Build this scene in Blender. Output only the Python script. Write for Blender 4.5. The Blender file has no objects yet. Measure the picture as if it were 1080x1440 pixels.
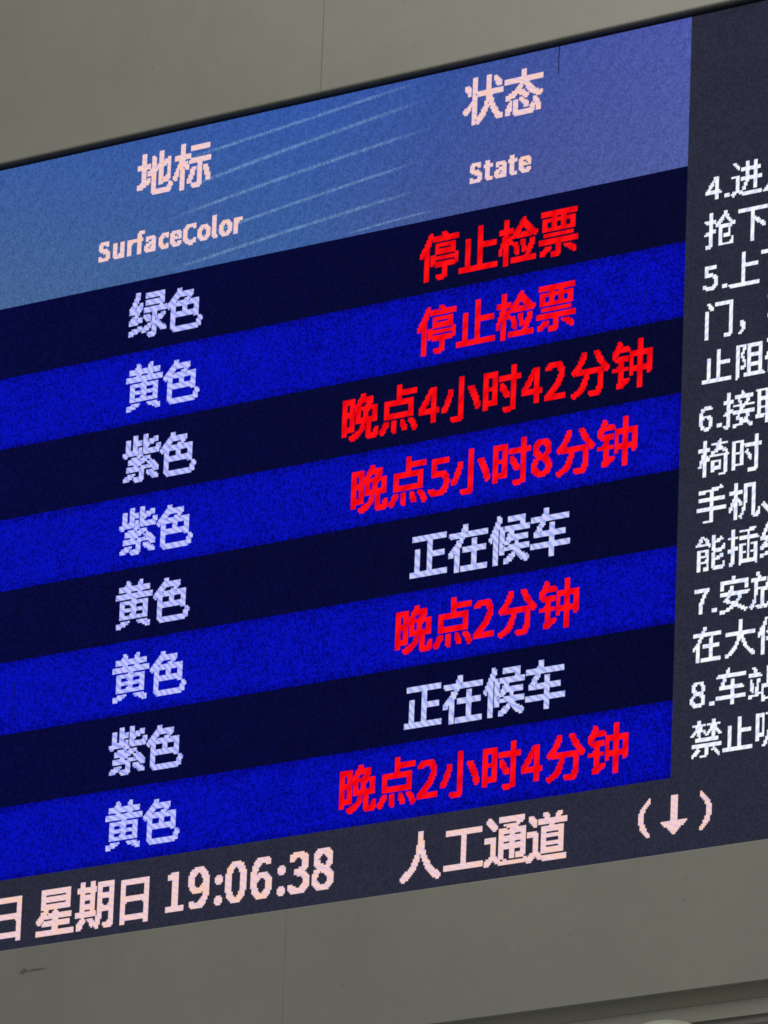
import bpy, bmesh, math, random
from mathutils import Matrix, Vector

scene = bpy.context.scene
COL = scene.collection

# ---------------------------------------------------------------- camera
# The display face is the plane Y = 0, X runs right, Z up.  ORIGIN_Z is the
# height of the line between the table header and the first table row.
ORIGIN_Z = 8.2
P = 0.005                                   # LED pitch, metres
cam_d = bpy.data.cameras.new("camera")
cam = bpy.data.objects.new("camera", cam_d)
COL.objects.link(cam)
# rows of the plane->camera rotation (right, down, forward) in plane axes (x, down, into the wall)
r_right = Vector((0.78119932, -0.0369263, 0.62318863))
r_down = Vector((-0.14251358, 0.96134135, 0.23561131))
def to_world(v):
    return Vector((v[0], v[2], -v[1]))
wr = to_world(r_right).normalized()
wd = to_world(r_down)
wd = (wd - wr * wd.dot(wr)).normalized()
up = -wd
back = wr.cross(up)
m = Matrix.Identity(4)
for i in range(3):
    m[i][0], m[i][1], m[i][2] = wr[i], up[i], back[i]
m[0][3], m[1][3], m[2][3] = 11.96431417, -15.84487382, ORIGIN_Z - 6.56970591
cam.matrix_world = m
cam_d.sensor_fit = 'AUTO'
cam_d.sensor_width = 36.0
cam_d.lens = 11577.886 / 1440.0 * 36.0
cam_d.clip_start = 0.1
cam_d.clip_end = 200.0
scene.camera = cam
scene.render.resolution_x, scene.render.resolution_y = 768, 1024

# ---------------------------------------------------------------- world, lamps, exposure
world = bpy.data.worlds.new("World")
scene.world = world
world.use_nodes = True
bg = world.node_tree.nodes["Background"]
bg.inputs[0].default_value = (0.90, 0.93, 0.86, 1)
bg.inputs[1].default_value = 0.222            # the even light of the hall around the board
def area(name, loc, target, size, power, color):
    l = bpy.data.lights.new(name, 'AREA')
    l.shape = 'RECTANGLE'; l.size, l.size_y = size
    l.energy = power; l.color = color
    o = bpy.data.objects.new(name, l)
    o.location = loc
    o.rotation_euler = (Vector(target) - Vector(loc)).to_track_quat('-Z', 'Y').to_euler()
    COL.objects.link(o)
# ceiling light of the hall, above and to the right of the board
area("hall_light", (2.0, -3.0, 11.0), (-0.9, 0, 7.9), (3, 1), 162, (1.0, 0.985, 0.93))
scene.view_settings.view_transform = 'Standard'
scene.view_settings.look = 'None'
scene.view_settings.exposure = 0.0
scene.view_settings.gamma = 1.0
scene.cycles.filter_width = 1.65

# ---------------------------------------------------------------- small node helpers
def lin(c):
    return tuple(((x / 255) / 12.92 if x <= 10 else (((x / 255) + 0.055) / 1.055) ** 2.4) for x in c) + (1.0,)

class NT:
    def __init__(self, name):
        self.m = bpy.data.materials.new(name)
        self.m.use_nodes = True
        self.t = self.m.node_tree
        self.t.nodes.clear()
        self.out = self.n('ShaderNodeOutputMaterial')
    def n(self, kind, **kw):
        o = self.t.nodes.new(kind)
        for k, v in kw.items():
            setattr(o, k, v)
        return o
    def l(self, a, b):
        self.t.links.new(a, b)
    def put(self, sock, v):
        if isinstance(v, bpy.types.NodeSocket):
            self.l(v, sock)
        elif isinstance(v, (tuple, list)) and len(v) == 3 and len(sock.default_value) == 4:
            sock.default_value = tuple(v) + (1.0,)
        else:
            sock.default_value = v
    def math(self, op, a, b=0.0, c=0.0, clamp=False):
        o = self.n('ShaderNodeMath', operation=op, use_clamp=clamp)
        self.put(o.inputs[0], a); self.put(o.inputs[1], b); self.put(o.inputs[2], c)
        return o.outputs[0]
    def rng(self, v, a, b, c=0.0, d=1.0, smooth=False):
        o = self.n('ShaderNodeMapRange', interpolation_type='SMOOTHSTEP' if smooth else 'LINEAR')
        for i, x in enumerate((v, a, b, c, d)):
            self.put(o.inputs[i], x)
        return o.outputs[0]
    def mix(self, f, a, b, blend='MIX'):
        o = self.n('ShaderNodeMix', data_type='RGBA', blend_type=blend)
        self.put(o.inputs[0], f); self.put(o.inputs[6], a); self.put(o.inputs[7], b)
        return o.outputs[2]
    def xyz(self, x, y, z):
        o = self.n('ShaderNodeCombineXYZ')
        self.put(o.inputs[0], x); self.put(o.inputs[1], y); self.put(o.inputs[2], z)
        return o.outputs[0]
    def noise(self, vec, scale, detail=2.0, rough=0.5):
        o = self.n('ShaderNodeTexNoise')
        self.put(o.inputs['Vector'], vec)
        o.inputs['Scale'].default_value = scale
        o.inputs['Detail'].default_value = detail
        o.inputs['Roughness'].default_value = rough
        return o.outputs[0]
    def pos(self):
        g = self.n('ShaderNodeNewGeometry')
        s = self.n('ShaderNodeSeparateXYZ')
        self.l(g.outputs['Position'], s.inputs[0])
        return g.outputs['Position'], s.outputs[0], s.outputs[1], s.outputs[2]

def led_grid(t):
    """board coordinates in LEDs (u right, v down), whole-LED cell, per-LED random numbers"""
    _, x, y, z = t.pos()
    u = t.math('DIVIDE', x, P)
    v = t.math('DIVIDE', t.math('SUBTRACT', ORIGIN_Z, z), P)
    fu, fv = t.math('FLOOR', u), t.math('FLOOR', v)
    w = t.n('ShaderNodeTexWhiteNoise', noise_dimensions='2D')
    t.l(t.xyz(fu, fv, 0.0), w.inputs['Vector'])
    return u, v, fu, fv, w.outputs['Value'], w.outputs['Color']

def led_finish(t, color, u, v, dot=0.35):
    """emitting LEDs on a black matt mask: each LED is brightest at its centre"""
    du = t.math('SUBTRACT', t.math('FRACT', u), 0.5)
    dv = t.math('SUBTRACT', t.math('FRACT', v), 0.5)
    r2 = t.math('ADD', t.math('MULTIPLY', du, du), t.math('MULTIPLY', dv, dv))
    k = t.rng(r2, 0.0, 0.5, 1.0 + dot * 0.5, 1.0 - dot)
    em = t.n('ShaderNodeEmission')
    t.put(em.inputs[0], color)
    t.put(em.inputs[1], k)
    bs = t.n('ShaderNodeBsdfPrincipled')
    bs.inputs['Base Color'].default_value = (0.0015, 0.0015, 0.002, 1)
    bs.inputs['Roughness'].default_value = 0.7
    bs.inputs['Specular IOR Level'].default_value = 0.03
    ad = t.n('ShaderNodeAddShader')
    t.l(em.outputs[0], ad.inputs[0]); t.l(bs.outputs[0], ad.inputs[1])
    t.l(ad.outputs[0], t.out.inputs[0])
    return t.m

def mat_field(name, dark, bright, lo, hi, left=None, right=None, edge=0.0):
    """a field of LEDs of one colour with per-LED unevenness; left/right: tint across the board"""
    t = NT(name)
    u, v, fu, fv, n, nc = led_grid(t)
    cell = t.xyz(fu, fv, 0.0)
    n2 = t.noise(cell, 0.7, 1.0)
    n3 = t.noise(cell, 0.045, 2.0)
    s = t.math('ADD', t.math('MULTIPLY', n, 0.85), t.math('MULTIPLY', n2, 0.30))
    s = t.math('ADD', s, t.math('MULTIPLY', t.math('SUBTRACT', n3, 0.5), 0.45))
    if edge:                                # weaker LEDs along the borders of each row
        q = t.math('ABSOLUTE', t.math('SUBTRACT', t.math('FRACT', t.math('DIVIDE', t.math('ADD', fv, 0.5), 40.0)), 0.5))
        s = t.math('SUBTRACT', s, t.rng(q, 0.38, 0.5, 0.0, edge))
        s = t.math('SUBTRACT', s, t.rng(fu, -8.0, 0.0, 0.0, edge * 0.6))
        s = t.math('ADD', s, t.rng(fu, -470.0, -60.0, 0.08, -0.05))
    f = t.rng(s, lo, hi)
    c = t.mix(f, lin(dark), lin(bright))
    if left:
        g = t.rng(fu, -470.0, 0.0)
        c = t.mix(1.0, c, t.mix(g, left + (1,), right + (1,)), 'MULTIPLY')
    return led_finish(t, c, u, v)

def mat_header():
    t = NT("led_header_blue")
    u, v, fu, fv, n, nc = led_grid(t)
    cell = t.xyz(fu, fv, 0.0)
    g = t.rng(fu, -470.0, 0.0)
    h = t.rng(fv, -80.0, 0.0)
    r1 = t.n('ShaderNodeValToRGB'); t.l(g, r1.inputs[0])
    r2 = t.n('ShaderNodeValToRGB'); t.l(g, r2.inputs[0])
    for r, stops in ((r1, ((0, (58, 91, 157)), (0.45, (52, 87, 166)), (0.66, (54, 83, 158)), (0.8, (65, 82, 156)), (1, (76, 86, 166)))),
                     (r2, ((0, (70, 100, 146)), (0.45, (58, 93, 156)), (0.66, (66, 84, 148)), (0.8, (72, 84, 150)), (1, (76, 92, 158))))):
        e = r.color_ramp.elements
        e[0].position = 0; e[0].color = lin(stops[0][1]); e[1].position = 1; e[1].color = lin(stops[-1][1])
        for p_, c_ in stops[1:-1]:
            q = e.new(p_); q.color = lin(c_)
    c = t.mix(h, r1.outputs[0], r2.outputs[0])
    n2 = t.noise(cell, 0.4, 1.0)
    # oblique fine ripples and broad soft waves
    w = t.n('ShaderNodeTexWave', wave_type='BANDS', bands_direction='DIAGONAL')
    t.l(t.xyz(t.math('MULTIPLY', fu, 1.0), t.math('MULTIPLY', fv, 0.8), 0.0), w.inputs['Vector'])
    w.inputs['Scale'].default_value = 0.055; w.inputs['Distortion'].default_value = 2.5; w.inputs['Detail'].default_value = 2
    k = t.math('ADD', t.math('MULTIPLY', t.math('SUBTRACT', n, 0.5), 0.34), t.math('MULTIPLY', t.math('SUBTRACT', n2, 0.5), 0.3))
    k = t.math('ADD', k, t.math('MULTIPLY', t.math('SUBTRACT', w.outputs[1], 0.5), 0.05))
    k = t.math('ADD', k, 1.0)
    v3 = t.xyz(t.math('POWER', k, 1.3), t.math('POWER', k, 1.1), k)
    c = t.mix(1.0, c, v3, 'MULTIPLY')
    return led_finish(t, c, u, v)

def mat_text(name, base, alt, third=None, stripe=0.5, direction=(1.0, 0.9), edge=None, amount=1.0):
    """lit lettering: LEDs of nearly one colour with camera moire stripes painted into the emission"""
    t = NT(name)
    u, v, fu, fv, n, nc = led_grid(t)
    a = t.math('ADD', t.math('MULTIPLY', u, direction[0]), t.math('MULTIPLY', v, direction[1]))
    big = t.noise(t.xyz(u, v, 0.0), 0.03, 1.0)
    a = t.math('ADD', a, t.math('MULTIPLY', big, 26.0))
    sn = t.math('SINE', t.math('MULTIPLY', a, stripe))
    s = t.math('ADD', t.math('MULTIPLY', sn, 0.5), 0.5)
    s = t.math('ADD', s, t.math('MULTIPLY', t.math('SUBTRACT', n, 0.5), 0.35))
    s = t.rng(s, 0.3, 1.05, 0.0, amount)
    c = t.mix(s, lin(base), lin(alt))
    if third:
        n4 = t.noise(t.xyz(u, v, 0.0), 0.11, 1.0)
        c = t.mix(t.rng(n4, 0.50, 0.68, 0.0, 0.65), c, lin(third))
    return led_finish(t, c, u, v, 0.04)

def mat_streak():
    t = NT("led_streak_pale")
    u, v, fu, fv, n, nc = led_grid(t)
    at = t.n('ShaderNodeUVMap')
    s = t.n('ShaderNodeSeparateXYZ'); t.l(at.outputs[0], s.inputs[0])
    along, across = s.outputs[0], s.outputs[1]
    f = t.math('MULTIPLY', t.rng(along, 0.0, 0.22, smooth=True), t.rng(along, 0.72, 1.0, 1.0, 0.0, smooth=True))
    d = t.math('ABSOLUTE', t.math('SUBTRACT', across, 0.5))
    f = t.math('MULTIPLY', f, t.rng(d, 0.0, 0.5, 1.0, 0.0, smooth=True))
    f = t.math('MULTIPLY', f, t.rng(n, 0.0, 1.0, 0.45, 1.25))
    em = t.n('ShaderNodeEmission')
    em.inputs[0].default_value = (0.46, 0.72, 0.70, 1)
    t.put(em.inputs[1], t.math('MULTIPLY', f, 0.18))
    tr = t.n('ShaderNodeBsdfTransparent')
    ad = t.n('ShaderNodeAddShader')
    t.l(em.outputs[0], ad.inputs[0]); t.l(tr.outputs[0], ad.inputs[1]); t.l(ad.outputs[0], t.out.inputs[0])
    return t.m

def mat_cladding(name, col, scuffs=()):
    t = NT(name)
    p, x, y, z = t.pos()
    big = t.noise(p, 1.6, 3.0)
    mid = t.noise(p, 14.0, 4.0, 0.6)
    fine = t.noise(p, 260.0, 2.0)
    spk = t.noise(p, 75.0, 2.0, 0.7)
    k = t.math('ADD', t.rng(big, 0.3, 0.7, 0.95, 1.05), t.rng(mid, 0.3, 0.7, -0.025, 0.025))
    k = t.math('ADD', k, t.rng(fine, 0.3, 0.7, -0.03, 0.03))
    k = t.math('MULTIPLY', k, t.rng(spk, 0.715, 0.745, 1.0, 0.78))
    for (sx, sz, w, h, thr, dep) in scuffs:
        ex = t.math('DIVIDE', t.math('SUBTRACT', x, sx), w)
        ez = t.math('DIVIDE', t.math('SUBTRACT', z, ORIGIN_Z - sz), h)
        e = t.math('SQRT', t.math('ADD', t.math('MULTIPLY', ex, ex), t.math('MULTIPLY', ez, ez)))
        m_ = t.rng(e, 0.45, 1.0, 1.0, 0.0)
        q = t.math('MULTIPLY', m_, t.rng(t.noise(p, 170.0, 3.0, 0.7), thr, thr + 0.1))
        k = t.math('MULTIPLY', k, t.math('SUBTRACT', 1.0, t.math('MULTIPLY', q, dep), clamp=True))
    c = t.mix(1.0, tuple(col) + (1,), t.xyz(k, k, k), 'MULTIPLY')
    bs = t.n('ShaderNodeBsdfPrincipled')
    t.put(bs.inputs['Base Color'], c)
    t.put(bs.inputs['Roughness'], t.rng(mid, 0.2, 0.8, 0.5, 0.7))
    bs.inputs['Specular IOR Level'].default_value = 0.3
    b = t.n('ShaderNodeBump'); b.inputs['Strength'].default_value = 0.12; b.inputs['Distance'].default_value = 0.01
    t.l(t.noise(p, 9.0, 3.0), b.inputs['Height']); t.l(b.outputs[0], bs.inputs['Normal'])
    t.l(bs.outputs[0], t.out.inputs[0])
    return t.m

def mat_plain(name, col, rough=0.5, spec=0.5):
    t = NT(name)
    p, x, y, z = t.pos()
    k = t.rng(t.noise(p, 40.0, 3.0), 0.3, 0.7, 0.9, 1.1)
    c = t.mix(1.0, tuple(col) + (1,), t.xyz(k, k, k), 'MULTIPLY')
    bs = t.n('ShaderNodeBsdfPrincipled')
    t.put(bs.inputs['Base Color'], c)
    bs.inputs['Roughness'].default_value = rough
    bs.inputs['Specular IOR Level'].default_value = spec
    t.l(bs.outputs[0], t.out.inputs[0])
    return t.m

# ---------------------------------------------------------------- object helpers
def root(name, loc, label, category, group=None):
    o = bpy.data.objects.new(name, None)
    o.location = loc
    o['label'] = label; o['category'] = category
    if group: o['group'] = group
    o.empty_display_size = 0.1
    COL.objects.link(o)
    return o

def link_mesh(name, me, mat, parent=None, label=None):
    me.materials.append(mat)
    o = bpy.data.objects.new(name, me)
    COL.objects.link(o)
    if parent:
        o.parent = parent
        off = Vector((0, 0, 0)); q = parent
        while q:
            off += q.location; q = q.parent
        o.location = -off                     # meshes are built in world coordinates
    if label: o['label'] = label
    return o

def box_mesh(name, x0, x1, y0, y1, z0, z1, bevel=0.0):
    bm = bmesh.new()
    vs = [bm.verts.new((x, y, z)) for x in (x0, x1) for y in (y0, y1) for z in (z0, z1)]
    for q in ((0, 1, 3, 2), (4, 6, 7, 5), (0, 4, 5, 1), (2, 3, 7, 6), (0, 2, 6, 4), (1, 5, 7, 3)):
        bm.faces.new([vs[i] for i in q])
    bmesh.ops.recalc_face_normals(bm, faces=bm.faces)
    if bevel:
        bmesh.ops.bevel(bm, geom=bm.edges[:], offset=bevel, segments=3, affect='EDGES')
    me = bpy.data.meshes.new(name)
    bm.to_mesh(me); bm.free()
    return me

def profile_mesh(name, pts, x0, x1, smooth_from=None):
    """closed profile of (y, z) points extruded from x0 to x1"""
    bm = bmesh.new()
    a = [bm.verts.new((x0, y, z)) for y, z in pts]
    b = [bm.verts.new((x1, y, z)) for y, z in pts]
    n = len(pts)
    for i in range(n):
        j = (i + 1) % n
        bm.faces.new((a[i], a[j], b[j], b[i]))
    bm.faces.new(a[::-1]); bm.faces.new(b)
    bmesh.ops.recalc_face_normals(bm, faces=bm.faces)
    me = bpy.data.meshes.new(name)
    bm.to_mesh(me); bm.free()
    return me

def Z(v):                                   # LED row (down from the header line) to height
    return ORIGIN_Z - v * P

# ---------------------------------------------------------------- lettering
# Each glyph is a 1-bit LED bitmap: (left bearing, rows above baseline, width, rows as integers)
GLYPHS = {}
def add_glyphs(setk, chars, data):
    for ch, d in zip(chars, data):
        GLYPHS[setk + ch] = d
add_glyphs('R', '绿色黄紫停止检票晚点小时分钟正在候车地标状态', [
    (1, 24, 26, (3670016, 3702780, 3702780, 7897084, 7340060, 15761404, 15106044, 32407548, 64880664, 67043327, 66912255, 66650111, 3670912, 15790990, 32439230, 67009532, 66993016, 66062304, 8176, 949112, 16776126, 66974623, 66175887, 58728320, 8064, 3840)),
    (1, 22, 25, (229376, 229376, 524160, 1048448, 2097024, 4065024, 8134144, 16514552, 33554424, 33554424, 12073016, 3684408, 3684408, 4194296, 4194296, 4194296, 3670072, 3670022, 3670023, 3670031, 3670030, 4194302, 2097150, 1048568)),
    (1, 24, 25, (196992, 230272, 492416, 8388604, 8388604, 8388604, 230272, 33554431, 33554431, 33554431, 14336, 4194296, 4194296, 3700792, 3684408, 4194296, 4194296, 3684408, 3700792, 4194296, 4194296, 0, 2065400, 16712190, 16515134, 14680078)),
    (1, 24, 26, (462336, 462336, 15142428, 15199996, 15200252, 15200224, 15142663, 15166983, 16773119, 67104766, 67074046, 25227264, 1036160, 4177792, 4193856, 4192752, 254200, 8363900, 8388606, 8386590, 14830, 4078064, 16529660, 33290302, 31717406, 126976)),
    (1, 24, 25, (395008, 919424, 1047551, 1966079, 1966079, 3932160, 3964924, 7897084, 16277532, 16285692, 33062908, 33062908, 29065219, 3932159, 3932159, 3899395, 3932155, 3899391, 3702780, 3670912, 3670912, 3670912, 3670912, 3686272, 3686272, 3677696)),
    (1, 23, 25, (7168, 7168, 7168, 7168, 7168, 7168, 1842176, 1842176, 1842176, 1843198, 1843198, 1843198, 1842176, 1842176, 1842176, 1842176, 1842176, 1842176, 1842176, 1842176, 1842176, 33554431, 33554431, 33554431)),
    (1, 23, 25, (3670784, 3671808, 3673984, 3674048, 3678176, 33504752, 33519864, 33552508, 3733439, 8126431, 8372214, 8257536, 16189212, 16770844, 16312092, 28865340, 28865464, 28865528, 28865392, 3682416, 3670240, 3801086, 3801086, 3801086, 3670016)),
    (1, 23, 25, (16777214, 16777214, 16777214, 116480, 8388604, 8388604, 7456540, 7456540, 7456540, 8388604, 8388604, 0, 4194296, 4194296, 0, 33554431, 33554431, 33554431, 14336, 1980912, 4077820, 16529470, 15857694, 14809094, 126976)),
    (2, 23, 24, (3584, 3584, 16719856, 16728048, 16728048, 15169776, 15200736, 15138814, 15204350, 16708558, 16741262, 16741262, 15168398, 15171582, 15171582, 15171582, 15140576, 16715488, 16715488, 16719587, 14712039, 14809319, 520447, 516351, 229502)),
    (1, 24, 25, (14336, 14336, 14336, 16382, 16382, 16382, 14336, 14336, 4194296, 4194296, 4194296, 3670072, 3670072, 3670072, 3670072, 4194296, 4194296, 4194296, 0, 3786296, 7980860, 7980830, 15845262, 31572879, 31572871, 12632070)),
    (1, 22, 25, (14336, 14336, 14336, 14336, 14336, 14336, 1849584, 1849584, 1849464, 3946616, 3684412, 7878716, 7878686, 7354398, 15742990, 31471631, 31471631, 29374471, 14342, 14336, 14336, 522240, 522240, 258048)),
    (2, 23, 24, (56, 56, 16744504, 16744504, 16744504, 14925823, 14925823, 14925823, 14909496, 14915640, 16751672, 16752184, 14917176, 14913336, 14911416, 14911416, 14910392, 16744504, 16744504, 16744504, 14680120, 14680120, 2040, 2040, 960)),
    (2, 22, 24, (230272, 230336, 491968, 492000, 983280, 983280, 1966200, 3932220, 8126494, 16515071, 16777199, 6291446, 57456, 57456, 122992, 114800, 245872, 245872, 491632, 1016048, 4129008, 16654304, 16261088, 6295488)),
    (2, 24, 25, (3146176, 3670464, 7864768, 7832000, 16761280, 33538496, 31473663, 29376511, 29343743, 16757191, 8368583, 1847751, 1847751, 3944903, 33538047, 33538047, 1851391, 1847751, 1847750, 1835456, 2081216, 1819072, 4161984, 4063680, 3932608, 448)),
    (2, 21, 24, (8388606, 8388606, 8388606, 7168, 7168, 7168, 7168, 1842176, 1842176, 1843196, 1843196, 1843196, 1842176, 1842176, 1842176, 1842176, 1842176, 1842176, 1842176, 16777215, 16777215, 16777215)),
    (1, 23, 25, (57344, 57344, 122880, 122880, 33546239, 33554431, 16777215, 229376, 983936, 983936, 1966976, 4064128, 8191998, 16580606, 33357822, 31196032, 31196032, 1835904, 1835904, 1835904, 1835904, 1835904, 1966079, 1966079, 1966079)),
    (1, 24, 26, (1572864, 1851384, 1851384, 3948536, 3670072, 7864376, 8323071, 16187391, 16252927, 32971776, 32979968, 66535422, 58163198, 24608766, 7860608, 7790976, 7806975, 7798783, 7864319, 7799744, 7800800, 7347960, 7356030, 7404607, 7403551, 7397382)),
    (2, 24, 25, (114688, 114688, 114688, 245760, 33554430, 33554430, 33554430, 458752, 990208, 1973248, 1842176, 3939328, 8126456, 8388600, 8388600, 7168, 7168, 7168, 33554431, 33554431, 33554431, 7168, 7168, 7168, 7168, 7168)),
    (1, 23, 25, (3670912, 3670912, 3695488, 3699584, 3699596, 3699644, 33518588, 33519612, 33521644, 3735436, 3931020, 3928972, 3928972, 3699596, 3896220, 4158460, 8352636, 33453048, 33059718, 31485959, 28687, 32766, 32766, 16380)),
    (0, 24, 26, (1835008, 1835008, 1851390, 1851390, 1851390, 1835008, 33538048, 33538048, 33538048, 3948543, 4161535, 8355839, 8356288, 16482752, 14523868, 31210972, 31209950, 64764366, 60586446, 27029967, 1896903, 1892807, 1892807, 1843136, 1843136, 1838976)),
    (1, 24, 26, (919296, 919344, 919352, 919356, 30279454, 32376606, 32376590, 15599360, 7340031, 7208959, 1048575, 919424, 919424, 1968064, 4067264, 8261056, 32378848, 65937120, 63847664, 26098808, 948344, 981052, 1044511, 909343, 1032207, 884736)),
    (1, 23, 25, (14336, 14336, 14336, 14336, 33554431, 33554431, 33554431, 32256, 61184, 124800, 247744, 1045472, 4192760, 16678655, 16522815, 14707726, 1536048, 3619896, 7806524, 7802460, 16191230, 16187630, 15204334, 15204334, 262080)),
])
add_glyphs('r', '0123456789', [
    (2, 20, 12, (504, 1020, 2046, 1950, 3855, 3855, 3591, 3591, 3591, 3591, 3591, 3591, 3591, 3591, 3855, 3855, 1950, 2046, 1020, 504)),
    (2, 20, 12, (240, 2032, 2032, 2032, 112, 112, 112, 112, 112, 112, 112, 112, 112, 112, 112, 112, 112, 4095, 4095, 4095)),
    (1, 20, 13, (2040, 4092, 8188, 7710, 30, 14, 14, 30, 30, 60, 60, 120, 248, 496, 992, 1984, 3968, 8063, 8191, 8191)),
    (1, 20, 13, (1016, 2044, 4094, 3870, 14, 14, 14, 62, 508, 504, 510, 62, 15, 15, 7, 3087, 7711, 8190, 4092, 1016)),
    (1, 19, 13, (60, 124, 124, 252, 476, 476, 988, 1948, 1948, 3868, 7708, 8191, 8191, 8191, 28, 28, 28, 28, 28)),
    (1, 20, 14, (4094, 4094, 4094, 3584, 3584, 3584, 3584, 4088, 4092, 4094, 30, 14, 15, 15, 14, 30, 15422, 16380, 8188, 4080)),
    (2, 20, 12, (252, 1023, 2047, 1926, 3840, 3840, 3584, 3832, 4094, 3582, 3983, 3599, 3591, 3591, 3847, 3855, 1951, 2046, 1020, 248)),
    (1, 20, 13, (8191, 8191, 8191, 14, 30, 60, 56, 120, 112, 240, 240, 224, 224, 480, 480, 480, 480, 448, 448, 448)),
    (1, 20, 13, (1016, 2044, 4094, 3870, 3598, 3598, 3854, 3998, 2044, 1016, 4092, 3646, 7710, 7183, 7183, 7695, 7966, 4094, 2044, 496)),
    (1, 20, 12, (496, 2044, 2046, 3870, 3599, 3599, 3591, 3591, 3599, 3871, 2047, 2039, 487, 7, 15, 14, 1566, 4092, 4088, 1008)),
])
add_glyphs('F', '人工通道', [
    (1, 24, 26, (28672, 28672, 28672, 28672, 28672, 30720, 30720, 63488, 63488, 63488, 64512, 64512, 121856, 122368, 249344, 249600, 493440, 493440, 984000, 2032608, 8258032, 16515324, 33030270, 66060351, 65011743, 25165830)),
    (2, 21, 25, (16777214, 16777214, 16777214, 14336, 14336, 14336, 14336, 14336, 14336, 14336, 14336, 14336, 14336, 14336, 14336, 14336, 14336, 14336, 33554431, 33554431, 33554431)),
    (1, 24, 27, (25427964, 63176700, 65273852, 32505976, 16285664, 7872448, 3401726, 262142, 262142, 231182, 133431294, 133431294, 133431294, 7571214, 7602174, 7602174, 7602174, 7571214, 7571214, 7571326, 16484222, 67078012, 132014083, 126877695, 117702655)),
    (1, 23, 25, (28728, 14710904, 15743088, 16515071, 8126463, 3932159, 1574656, 65532, 65532, 33095676, 33349660, 33357820, 1900540, 1892380, 1892380, 1900540, 1900540, 1892380, 1900540, 1900540, 8323068, 16711680, 33030143, 31719423, 29392895)),
])
add_glyphs('G', '日星期', [
    (5, 22, 19, (524287, 524287, 524287, 458759, 458759, 458759, 458759, 458759, 458759, 524287, 524287, 524287, 491535, 458759, 458759, 458759, 458759, 458759, 458759, 524287, 524287, 524287, 458759, 458759)),
    (1, 23, 26, (8388600, 8388600, 8388600, 7340088, 8388600, 8388600, 8388600, 7340088, 8388600, 8388600, 8388600, 1847296, 8157184, 8126460, 16777212, 33554428, 65042432, 65011704, 29360120, 4194296, 30720, 30720, 67108863, 67108863, 67108863)),
    (1, 24, 26, (7397376, 7399423, 7399423, 33552383, 33552135, 33552135, 7399175, 8382463, 8382463, 8382463, 7399175, 7399175, 8382215, 8382351, 8382463, 7399423, 67106815, 67106567, 67106567, 3149575, 8113927, 16379399, 32570895, 31522431, 31480959, 29363262)),
])
add_glyphs('f', '0123456789:', [
    (1, 22, 14, (1008, 2044, 4092, 7998, 7710, 7711, 15375, 15375, 15375, 15375, 15375, 15375, 15375, 15375, 15375, 15375, 7710, 7710, 7998, 4092, 2040, 1008)),
    (2, 21, 12, (496, 2032, 2032, 2032, 240, 240, 240, 240, 240, 240, 240, 240, 240, 240, 240, 240, 240, 240, 4095, 4095, 4095)),
    (1, 22, 14, (2032, 8184, 16380, 15998, 14398, 30, 30, 30, 30, 62, 60, 124, 120, 248, 496, 992, 1984, 3968, 7936, 16383, 16383, 16383)),
    (1, 22, 14, (2032, 8188, 8190, 7742, 7198, 30, 30, 30, 126, 1020, 1016, 1020, 254, 31, 15, 15, 15, 14367, 15935, 16382, 8188, 4088)),
    (0, 22, 16, (120, 248, 504, 504, 1016, 2040, 1912, 3960, 3960, 7800, 15992, 15480, 30840, 65535, 65535, 65535, 120, 120, 120, 120, 120, 56)),
    (1, 21, 14, (4094, 4094, 4094, 3840, 3840, 3584, 3584, 4088, 4092, 4094, 3647, 31, 15, 15, 15, 15, 6175, 15935, 16382, 8188, 4088)),
    (1, 22, 14, (1020, 2046, 4094, 3982, 7936, 7680, 7680, 15360, 15864, 16380, 16382, 16159, 15887, 15375, 15375, 15375, 7695, 7711, 7998, 4094, 2044, 1016)),
    (1, 21, 14, (16383, 16383, 16383, 30, 62, 60, 120, 120, 240, 240, 480, 480, 480, 480, 480, 960, 960, 960, 960, 960, 960)),
    (1, 22, 14, (2040, 4092, 8190, 7998, 7710, 7182, 7694, 7710, 8094, 4092, 2040, 8188, 7934, 15423, 15391, 14351, 14351, 15375, 15903, 8190, 4092, 2040)),
    (1, 22, 14, (1008, 4088, 8188, 7998, 15902, 15391, 15375, 15375, 15375, 15391, 7743, 8191, 4095, 2031, 15, 15, 30, 62, 7292, 8188, 8184, 4080)),
    (2, 16, 5, (14, 31, 31, 31, 14, 0, 0, 0, 0, 0, 0, 14, 31, 31, 31, 14)),
])
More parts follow.
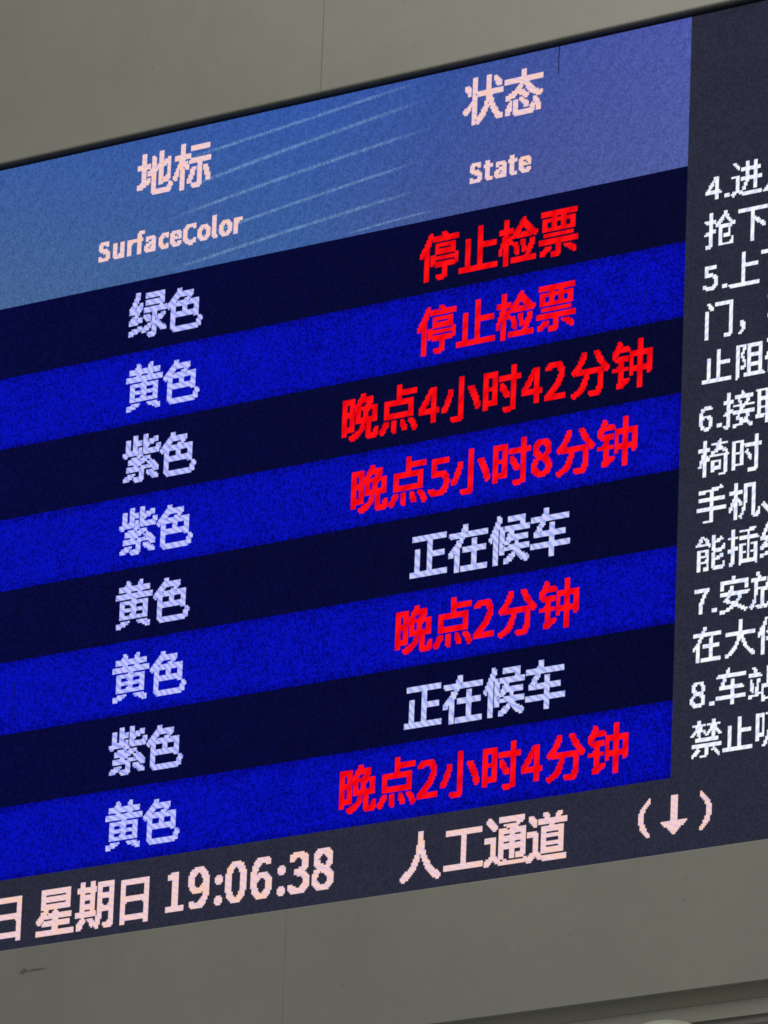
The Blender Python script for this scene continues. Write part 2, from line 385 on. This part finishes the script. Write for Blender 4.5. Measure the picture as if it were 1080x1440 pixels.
add_glyphs('N', '进入抢下上门，不止阻碍接取椅时手机、能插线安放在大件车站禁吸', [
    (1, 17, 19, (197400, 99096, 49944, 24574, 8190, 792, 792, 508696, 57343, 57343, 49944, 50712, 50712, 52248, 52248, 258048, 475135, 135167)),
    (1, 17, 19, (4096, 6144, 3072, 1536, 1792, 1792, 1920, 1920, 3264, 3264, 7264, 6240, 12336, 28728, 57372, 114702, 229383, 458755)),
    (0, 17, 19, (49248, 49248, 49392, 49584, 521112, 259852, 52743, 53247, 50172, 62216, 258824, 508680, 50040, 50040, 49922, 49922, 49926, 246782, 229376)),
    (1, 16, 19, (524286, 524287, 1536, 1536, 1536, 1792, 1984, 1760, 1656, 1564, 1548, 1536, 1536, 1536, 1536, 1536, 1536, 1536)),
    (1, 17, 19, (1536, 1536, 1536, 1536, 1536, 1536, 2046, 2046, 1536, 1536, 1536, 1536, 1536, 1536, 1536, 1536, 524287, 262143)),
    (2, 17, 17, (51199, 26623, 28675, 12291, 98307, 98307, 98307, 98307, 98307, 98307, 98307, 98307, 98307, 98307, 98307, 98307, 98307, 98335, 98334)),
    (3, 5, 4, (6, 7, 7, 3, 3, 6, 12)),
    (1, 16, 18, (262143, 262143, 384, 768, 1792, 3904, 8048, 15160, 29468, 123654, 230147, 197376, 768, 768, 768, 768, 768)),
    (1, 16, 18, (384, 384, 384, 384, 24960, 24960, 25086, 25086, 24960, 24960, 24960, 24960, 24960, 24960, 24960, 262143, 262143)),
    (2, 16, 18, (260092, 210940, 210444, 206348, 222732, 215036, 223228, 206348, 210444, 202252, 202748, 227324, 222732, 198156, 198156, 204798, 204799, 131072)),
    (0, 17, 19, (261118, 260870, 49926, 50174, 33542, 99078, 99326, 260096, 237567, 498687, 497676, 106495, 106495, 104844, 129484, 129228, 98316, 65596)),
    (1, 17, 19, (98432, 98496, 102398, 102398, 516632, 516888, 98608, 106495, 98752, 123264, 262143, 499711, 98840, 99864, 100272, 98800, 98808, 499598, 202758)),
    (1, 16, 19, (523264, 203774, 203774, 203142, 260230, 260230, 202948, 202956, 202828, 260216, 202872, 202800, 204336, 523896, 514300, 6606, 7047, 6914)),
    (1, 18, 19, (49184, 49248, 51198, 49376, 520432, 520700, 51086, 116226, 126975, 126982, 258054, 247782, 181798, 443942, 51174, 51174, 50694, 49158, 49212)),
    (2, 17, 18, (12, 12, 260108, 202764, 204799, 203775, 202764, 203020, 260876, 203148, 202956, 202956, 202828, 202764, 260108, 196620, 196620, 252, 248)),
    (1, 18, 18, (8, 508, 131040, 123648, 768, 768, 131070, 131070, 768, 768, 768, 262143, 262143, 768, 768, 768, 768, 768, 16128)),
    (1, 17, 19, (49152, 50168, 50168, 49944, 523032, 523032, 49944, 49944, 123672, 127768, 252696, 252440, 442904, 443928, 312857, 50201, 52251, 55327, 51214)),
    (1, 5, 6, (16, 56, 28, 14, 7, 2)),
    (1, 16, 18, (24768, 55492, 52446, 101624, 261824, 705, 195, 130303, 101500, 101568, 130246, 99550, 101624, 130240, 99521, 99521, 105727, 105598)),
    (1, 17, 19, (98364, 102392, 98368, 98368, 520190, 102399, 98368, 98368, 102238, 126022, 519238, 494662, 102238, 101446, 101446, 101446, 102398, 233470, 198658)),
    (1, 18, 19, (16576, 49368, 49356, 98496, 98558, 210936, 210624, 516288, 508158, 51192, 100290, 258150, 520302, 393340, 120, 61680, 517107, 397087, 3086)),
    (2, 17, 18, (1536, 1536, 262142, 262142, 196614, 199686, 199686, 7168, 262143, 262142, 12384, 24672, 61632, 16256, 1920, 4064, 15480, 258078, 229380)),
    (0, 17, 20, (49344, 49344, 24768, 523712, 523775, 98702, 99212, 99212, 130956, 106200, 104664, 104568, 71792, 71792, 202864, 203000, 399772, 982799, 292354)),
    (1, 17, 17, (1536, 1536, 3072, 131071, 131071, 6176, 12384, 12384, 24672, 59390, 124926, 90208, 24672, 24672, 24672, 24672, 28671, 28671)),
    (1, 18, 18, (768, 768, 768, 768, 768, 768, 262143, 262143, 1920, 1920, 1728, 3264, 3168, 6240, 14384, 28696, 57358, 245767, 196611)),
    (1, 17, 18, (12384, 9824, 26208, 26208, 51199, 118782, 117856, 252000, 247904, 180320, 57343, 57343, 49248, 49248, 49248, 49248, 49248, 49248, 49248)),
    (1, 18, 18, (1024, 3072, 3072, 131071, 262143, 12288, 12672, 24960, 24960, 65532, 65534, 384, 384, 384, 262143, 262143, 384, 384, 384)),
    (1, 16, 18, (49248, 24672, 24672, 260192, 261247, 96, 71776, 71776, 102496, 103422, 111614, 111110, 45574, 15878, 258566, 197382, 1022, 774)),
    (1, 17, 19, (24624, 24624, 261630, 61560, 61560, 130300, 222646, 418611, 8240, 65532, 65532, 0, 262143, 262143, 17168, 58168, 115468, 230150, 138754)),
    (1, 16, 18, (258040, 254744, 205592, 205592, 205584, 205630, 205631, 205570, 205702, 206726, 255692, 255596, 199800, 199736, 6268, 6607, 13187)),
])
add_glyphs('n', '45678.', [
    (0, 12, 10, (28, 28, 60, 108, 236, 204, 396, 1022, 1023, 12, 12, 12)),
    (0, 13, 9, (254, 254, 192, 192, 248, 254, 7, 3, 3, 3, 391, 510, 124)),
    (1, 12, 8, (30, 127, 96, 192, 192, 254, 231, 195, 195, 195, 99, 126, 28)),
    (1, 13, 9, (511, 511, 6, 12, 12, 24, 24, 56, 48, 48, 48, 48, 48)),
    (0, 13, 9, (126, 230, 195, 195, 227, 126, 126, 199, 387, 387, 451, 255, 124)),
    (1, 2, 3, (7, 7)),
])
add_glyphs('L', 'SurfaceColt', [
    (1, 11, 8, (126, 254, 230, 224, 252, 126, 31, 7, 199, 255, 254)),
    (1, 9, 8, (231, 231, 231, 231, 231, 231, 239, 255, 127)),
    (1, 9, 6, (63, 63, 60, 56, 56, 56, 56, 56, 56)),
    (1, 13, 6, (15, 31, 28, 28, 62, 62, 28, 28, 28, 28, 28, 28, 28)),
    (1, 9, 8, (126, 127, 103, 31, 127, 247, 239, 255, 127)),
    (1, 9, 7, (31, 63, 123, 112, 112, 112, 123, 63, 31)),
    (1, 9, 8, (126, 255, 231, 251, 255, 224, 247, 127, 62)),
    (1, 11, 9, (127, 255, 483, 448, 448, 448, 448, 448, 483, 255, 127, 28)),
    (1, 9, 9, (124, 254, 495, 455, 455, 455, 495, 254, 124)),
    (1, 13, 4, (14, 14, 14, 14, 14, 14, 14, 14, 14, 14, 14, 15, 7)),
    (1, 11, 6, (28, 28, 63, 63, 28, 28, 28, 28, 28, 31, 15)),
])

def text_mesh(name, chars, depth):
    spill = {'L': 0.03, 'N': 0.12, 'n': 0.12}.get(chars[0][0][0], 0.18)
    vspill = spill * 0.2
    """chars: list of (glyph key, pen u, baseline v); one quad for each run of lit LEDs"""
    verts, faces = [], []
    y = -depth
    for key, pu, bv in chars:
        lb, top, w, rows = GLYPHS[key]
        for r, bits in enumerate(rows):
            c = 0
            while c < w:
                if bits >> (w - 1 - c) & 1:
                    e = c
                    while e < w and bits >> (w - 1 - e) & 1:
                        e += 1
                    ua, ub = pu + lb + c, pu + lb + e
                    va, vb = bv - top + r, bv - top + r + 1
                    i = len(verts)
                    verts += [(ua * P, y, Z(vb)), (ub * P, y, Z(vb)), (ub * P, y, Z(va)), (ua * P, y, Z(va))]
                    faces.append((i, i + 1, i + 2, i + 3))
                    c = e
                else:
                    c += 1
    # the spill of light round the lit LEDs: narrow lips beyond every lit edge
    def lit(rows, w, r, c):
        return 0 <= r < len(rows) and 0 <= c < w and rows[r] >> (w - 1 - c) & 1
    def quad(ua, ub, va, vb, yy):
        i = len(verts)
        verts.extend([(ua * P, yy, Z(vb)), (ub * P, yy, Z(vb)), (ub * P, yy, Z(va)), (ua * P, yy, Z(va))])
        faces.append((i, i + 1, i + 2, i + 3))
    for key, pu, bv in chars:
        lb, top, w, rows = GLYPHS[key]
        for r in range(len(rows)):
            for c in range(w):
                if not lit(rows, w, r, c):
                    continue
                u, v = pu + lb + c, bv - top + r
                if not lit(rows, w, r, c - 1): quad(u - spill, u, v, v + 1, y - 0.0001)
                if not lit(rows, w, r, c + 1): quad(u + 1, u + 1 + spill, v, v + 1, y - 0.0001)
                if not lit(rows, w, r - 1, c): quad(u, u + 1, v - vspill, v, y - 0.0002)
                if not lit(rows, w, r + 1, c): quad(u, u + 1, v + 1, v + 1 + vspill, y - 0.0002)
    me = bpy.data.meshes.new(name)
    me.from_pydata(verts, [], faces)
    return me

def layout(setk, s, pen, base, adv, digit=None, dset=None):
    out = []
    for ch in s:
        if ch.isdigit() and dset:
            out.append((dset + ch, round(pen), base)); pen += digit
        else:
            out.append((setk + ch, round(pen), base)); pen += adv
    return out

# ---------------------------------------------------------------- materials
M_ROW_DARK = mat_field("led_row_navy", (1, 3, 42), (5, 8, 60), 0.2, 1.05, (1.25, 1.1, 1.2), (0.7, 0.8, 0.70))
M_ROW_BLUE = mat_field("led_row_blue", (0, 1, 116), (3, 14, 192), 0.10, 0.86, (1.0, 1.1, 0.92), (0.9, 0.9, 1.02), edge=0.3)
M_NOTICE = mat_field("led_notice_grey", (35, 37, 52), (46, 48, 66), 0.15, 1.05)
M_HEADER = mat_header()
M_WHITE = mat_text("led_text_lilac_white", (196, 198, 254), (128, 144, 244), stripe=1.0, direction=(1.3, -1.55), amount=0.8)
M_WHITE2 = mat_text("led_text_cool_white", (204, 208, 250), (134, 154, 238), stripe=1.0, direction=(1.25, -1.3), amount=0.8)
M_RED = mat_text("led_text_red", (255, 12, 18), (228, 0, 10), stripe=0.5)
M_PINK = mat_text("led_text_pink_white", (246, 208, 202), (208, 186, 232), third=(250, 200, 172), stripe=1.0, direction=(0.9, -1.9), amount=0.6)
M_NOTETXT = mat_text("led_text_bright_white", (250, 252, 255), (196, 212, 255), third=(255, 255, 250), stripe=1.4, direction=(1.0, 0.8), amount=0.8)
M_STREAK = mat_streak()
M_BLACK = mat_plain("black_mask", (0.008, 0.008, 0.010), 0.6, 0.2)
M_BEZEL = mat_plain("black_bezel", (0.055, 0.060, 0.068), 0.85, 0.08)
M_BEZEL_LIP = mat_plain("black_rubber", (0.012, 0.012, 0.014), 0.8, 0.2)
CLAD = (0.335, 0.326, 0.292)
M_CLAD = mat_cladding("cladding_paint_upper", CLAD, (
    (-1.18, -0.47, 0.05, 0.035, 0.50, -0.10), (-1.55, -0.72, 0.25, 0.10, 0.56, 0.06), (-2.2, -0.55, 0.2, 0.08, 0.57, 0.08),))
M_CLAD2 = mat_cladding("cladding_paint_lower", CLAD, (
    (-2.086, 1.866, 0.018, 0.010, 0.42, 0.6),
    (-2.045, 1.8665, 0.050, 0.005, 0.36, 0.5),
    (0.075, 1.925, 0.012, 0.006, 0.46, 0.7),
    (0.14, 1.922, 0.10, 0.003, 0.56, 0.4),
    (-0.25, 1.975, 0.09, 0.006, 0.56, 0.5),
    (-1.75, 1.85, 0.12, 0.004, 0.58, 0.4),
    (-1.02, 1.84, 0.010, 0.010, 0.50, 0.6)))
M_TRIM = mat_cladding("trim_paint", (0.345, 0.337, 0.30))
M_GROOVE = mat_cladding("groove_paint", (0.34, 0.325, 0.275))
M_SOFFIT = mat_cladding("soffit_paint", (0.22, 0.205, 0.195))
M_DOME = mat_plain("dome_plastic", (0.42, 0.43, 0.35), 0.45, 0.4)

# ---------------------------------------------------------------- the LED board
U0, U1 = -600, 200                           # extent of the board in LEDs
board = root("led_display", (-0.6, 0.0, ORIGIN_Z - 0.7),
             "large LED departure board with blue table rows, red and white Chinese lettering", "display board")
link_mesh("back_panel", box_mesh("back_panel", U0 * P, U1 * P, 0.002, 0.06, Z(366), Z(-84)), M_BLACK, board)
link_mesh("bezel", box_mesh("bezel", U0 * P, U1 * P, -0.012, 0.0015, Z(-80) + 0.0002, Z(-80) + 0.006, 0.002), M_BEZEL_LIP, board)

def strip(name, u0, u1, v0, v1, mat, parent, label=None, y=0.0):
    return link_mesh(name, box_mesh(name, u0 * P, u1 * P, y, 0.0018, Z(v1), Z(v0)), mat, parent, label)

def add_text(name, chars, mat, parent, label=None, depth=0.001):
    for c in chars:
        link_mesh(name, text_mesh(name, [c], depth), mat, parent, label)

header = strip("table_header", U0, 0, -80, 0, M_HEADER, board, "pale blue header band with column headings")
# pale streaks of the header picture
def streak(u0, v0, u1, v1, bow, width):
    n = 24
    verts, faces, uvs = [], [], []
    for i in range(n + 1):
        s = i / n
        u = u0 + (u1 - u0) * s
        v = v0 + (v1 - v0) * s - bow * 4 * s * (1 - s)
        for k in (-1, 1):
            verts.append((u * P, -0.0005, Z(v + k * width)))
    for i in range(n):
        faces.append((2 * i, 2 * i + 2, 2 * i + 3, 2 * i + 1))
        uvs += [(i / n, 0), ((i + 1) / n, 0), ((i + 1) / n, 1), (i / n, 1)]
    me = bpy.data.meshes.new("light_streak")
    me.from_pydata(verts, [], faces)
    lay = me.uv_layers.new(name="UVMap")
    for i, q in enumerate(uvs):
        lay.data[i].uv = q
    link_mesh("light_streak", me, M_STREAK, header)
for (a, b, c, d, bow, w) in ((-345, -62.5, -170, -80.0, -0.3, 1.5), (-345, -45.5, -165, -67.5, 1.0, 1.7), (-350, -30.5, -160, -51.5, 1.2, 1.6),
                             (-345, -15.0, -165, -34.5, 0.8, 1.4), (-350, 1.0, -165, -18.5, 0.8, 1.5), (-225, -1.5, -160, -5.0, 0.5, 1.0)):
    if b > 0 or d < -80 + w:
        b = min(b, 0 - w - 0.1); d = max(d, -80 + w + 0.1)
    streak(a, b, c, d, bow, w)
add_text("character", layout('R', "地标", -370.3, -48, 26.4), M_PINK, header)
add_text("character", layout('R', "状态", -147.5, -49, 26.4), M_PINK, header)
def latin(s, pens, base):
    return [('L' + ch, p_, base) for ch, p_ in zip(s, pens)]
add_text("character", latin("SurfaceColor", (-395, -385, -375, -369, -363, -353, -345, -336, -326, -316, -311, -301), -15), M_PINK, header)
add_text("character", latin("State", (-142, -133, -126, -117, -110), -15), M_PINK, header)

rows = [("绿色", "停止检票", 'r'), ("黄色", "停止检票", 'r'), ("紫色", "晚点4小时42分钟", 'r'), ("紫色", "晚点5小时8分钟", 'r'),
        ("黄色", "正在候车", 'w'), ("黄色", "晚点2分钟", 'r'), ("紫色", "正在候车", 'w'), ("黄色", "晚点2小时4分钟", 'r')]
for k, (mark, state, kind) in enumerate(rows):
    base = 40 * k + 31
    sbase = base + (1 if '小' not in state and '分' not in state else 0)
    r = strip("table_row", U0, 0, 40 * k, 40 * k + 40, M_ROW_BLUE if k % 2 else M_ROW_DARK, board,
              "bright blue table row" if k % 2 else "dark navy table row")
    add_text("character", layout('R', mark, -371, base, 26.4), M_WHITE, r)
    nd = sum(c.isdigit() for c in state)
    cw = 26.0 if kind == 'r' else 25.8
    width = cw * (len(state) - nd) + 15.2 * nd
    add_text("character", layout('R', state, -120.6 - width / 2 - 0.6, sbase, cw, 15.2, 'r'),
             M_RED if kind == 'r' else M_WHITE2, r, "red character" if kind == 'r' else "white character")

notice = strip("notice_column", 0, U1, -80, 320, M_NOTICE, board, "dark grey notice column with small white text")
lines = [("4", "进入"), ("", "抢下，"), ("5", "上下"), ("", "门，不"), ("", "止阻碍"), ("6", "接取"), ("", "椅时"), ("", "手机、"),
         ("", "能插线"), ("7", "安放"), ("", "在大件"), ("8", "车站"), ("", "禁止吸")]
for k, (num, s) in enumerate(lines):
    base = round(20.9 + 24.12 * k) 
    ch = []
    sh = 1 if k < 5 else 0
    pen = 10.6 + sh
    if num:
        ch += [('n' + num, 11 + sh, base), ('n.', 22 + sh, base)]
        pen = 26.0 + sh
    ch += layout('N', s, pen, base, 20.0)
    add_text("character", ch, M_NOTETXT, notice)

footer = strip("footer_band", U0, U1, 320, 366, M_NOTICE, board, "dark grey footer band with date, clock and passage text")
add_text("character", layout('G', "日", -450, 352, 28) + layout('G', "星期日", -416.5, 352, 27.4), M_PINK, footer)
add_text("character", [('f1', -328, 351), ('f9', -312, 351), ('f:', -295, 351), ('f0', -287, 351), ('f6', -270, 351),
                        ('f:', -253, 351), ('f3', -245, 351), ('f8', -229, 351)], M_PINK, footer)
add_text("character", [('F人', -171, 352), ('F工', -144, 351), ('F通', -117, 351), ('F道', -90, 351)], M_PINK, footer)
def bitmap(key, rows_):
    w = max(len(q) for q in rows_)
    GLYPHS[key] = (0, len(rows_), w, [int(q.ljust(w, '.').replace('.', '0').replace('#', '1'), 2) for q in rows_])
bitmap('xarrow', ["......####......"] * 13 + ["################", ".##############.", "..############..", "....########....",
                                         ".....######.....", "......####......", ".......##......."])
par = ["......#.", ".....##.", "....###.", "...###..", "..###...", ".###....", ".###....", "###.....", "###.....", "###.....", "###.....",
       "###.....", "###.....", ".###....", ".###....", ".####...", "..###...", "...###..", "....###.", ".....##."]
bitmap('xleft', par)
bitmap('xright', [q[::-1] for q in par])
add_text("character", [('xleft', -19, 349), ('xarrow', -5, 349), ('xright', 18, 349)], M_PINK, footer)

# open joints between LED modules, seen as short dark hairlines
for (u, v0, v1) in ((-85, -80, -65), (-24, 62, 79), (-405, 117, 124), (-439, 212, 232)):
    link_mesh("module_joint", box_mesh("module_joint", (u - 0.2) * P, (u + 0.2) * P, -0.0016, -0.0003, Z(v1), Z(v0)), M_BLACK, board)

# ---------------------------------------------------------------- painted cladding round the board
D = 0.032                                   # the cladding stands proud of the board
SEAMS = (-3.20, -1.1946, 0.81, 2.81)
def clad_profile_upper(zb, zt):
    r = 0.007
    pts = [(-D, zt)]
    for i in range(7):
        a = math.radians(i * 15)
        pts.append((-D + r - r * math.cos(a), zb + r - r * math.sin(a)))
    pts += [(-0.004, zb), (-0.004, zb + 0.01), (-0.02, zb + 0.012), (-0.02, zt)]
    return pts
upper = root("wall_cladding", (-0.5, -D, ORIGIN_Z + 0.41), "grey-green painted metal cladding above the LED board, with one vertical joint", "wall cladding")
zb = ORIGIN_Z + 0.4062
gap = 0.0008
for i in range(3):
    link_mesh("panel", profile_mesh("panel", clad_profile_upper(zb, ORIGIN_Z + 1.6), SEAMS[i] + gap * 1.9, SEAMS[i + 1] - gap * 1.9), M_CLAD, upper)
link_mesh("backing", box_mesh("backing", SEAMS[0], SEAMS[-1], -0.018, 0.05, zb + 0.02, ORIGIN_Z + 1.6), M_BEZEL_LIP, upper)
link_mesh("edge_seal", box_mesh("edge_seal", SEAMS[0], SEAMS[-1], -0.030, -0.0135, zb - 0.0055, zb - 0.0005, 0.002), M_BEZEL, upper)

lower = root("wall_cladding", (-0.5, -D, ORIGIN_Z - 2.15), "grey-green painted metal cladding below the LED board, scuffed near its left end", "wall cladding")
zt, zl = ORIGIN_Z - 1.8013, ORIGIN_Z - 2.1535
for i in range(3):
    pts = [(-D, zl), (-D, zt - 0.002), (-D + 0.002, zt), (-0.004, zt), (-0.004, zt - 0.01), (-0.02, zt - 0.012), (-0.02, zl + 0.012),
           (0.000, zl + 0.010), (0.000, zl + 0.002), (-D + 0.010, zl + 0.001), (-D + 0.004, zl - 0.0006)]
    link_mesh("panel", profile_mesh("panel", pts, SEAMS[i] + gap * 0.8, SEAMS[i + 1] - gap * 0.8), M_CLAD2, lower)
link_mesh("backing", box_mesh("backing", SEAMS[0], SEAMS[-1], -0.018, 0.05, zl + 0.02, zt - 0.02), M_BEZEL_LIP, lower)

# recess, trim and soffit under the lower cladding
trim = root("soffit_trim", (0.3, 0.0, ORIGIN_Z - 2.23), "horizontal grey trim strip under the lower cladding, above the dark soffit", "trim")
link_mesh("recess", box_mesh("recess", SEAMS[0], SEAMS[-1], -0.0014, 0.06, ORIGIN_Z - 2.1885, zl + 0.0015), M_GROOVE, trim)
link_mesh("ledge", profile_mesh("ledge", [(-0.002, ORIGIN_Z - 2.230), (-0.002, ORIGIN_Z - 2.190), (0.0, ORIGIN_Z - 2.1886), (0.0215, ORIGIN_Z - 2.1886), (0.0215, ORIGIN_Z - 2.230)],
                               SEAMS[0], SEAMS[-1]), M_TRIM, trim)
link_mesh("soffit", box_mesh("soffit", SEAMS[0], SEAMS[-1], 0.004, 0.9, ORIGIN_Z - 2.25, ORIGIN_Z - 2.2305), M_SOFFIT, trim)

# pale round fixture whose top just shows at the lower edge
dome = root("dome_fixture", (0.05, -0.06, ORIGIN_Z - 2.26), "pale rounded fixture under the trim, only its top in view", "fixture")
def lathe(name, prof, cx, cy, cz, seg=48):
    verts, faces = [], []
    for r_, z_ in prof:
        for s in range(seg):
            a = 2 * math.pi * s / seg
            verts.append((cx + r_ * math.cos(a), cy + r_ * math.sin(a), cz + z_))
    for i in range(len(prof) - 1):
        for s in range(seg):
            t_ = (s + 1) % seg
            faces.append((i * seg + s, i * seg + t_, (i + 1) * seg + t_, (i + 1) * seg + s))
    faces.append(tuple(range(seg))[::-1])
    faces.append(tuple((len(prof) - 1) * seg + s for s in range(seg)))
    me = bpy.data.meshes.new(name)
    me.from_pydata(verts, [], faces)
    for p_ in me.polygons: p_.use_smooth = True
    return me
cx, cy, cz = 0.101, -0.11, ORIGIN_Z - 2.277
prof = [(0.0795, -0.06)] + [(0.08 * math.cos(math.radians(a)), 0.026 * math.sin(math.radians(a))) for a in range(0, 90, 8)]
link_mesh("housing", lathe("housing", prof, cx, cy, cz), M_DOME, dome)
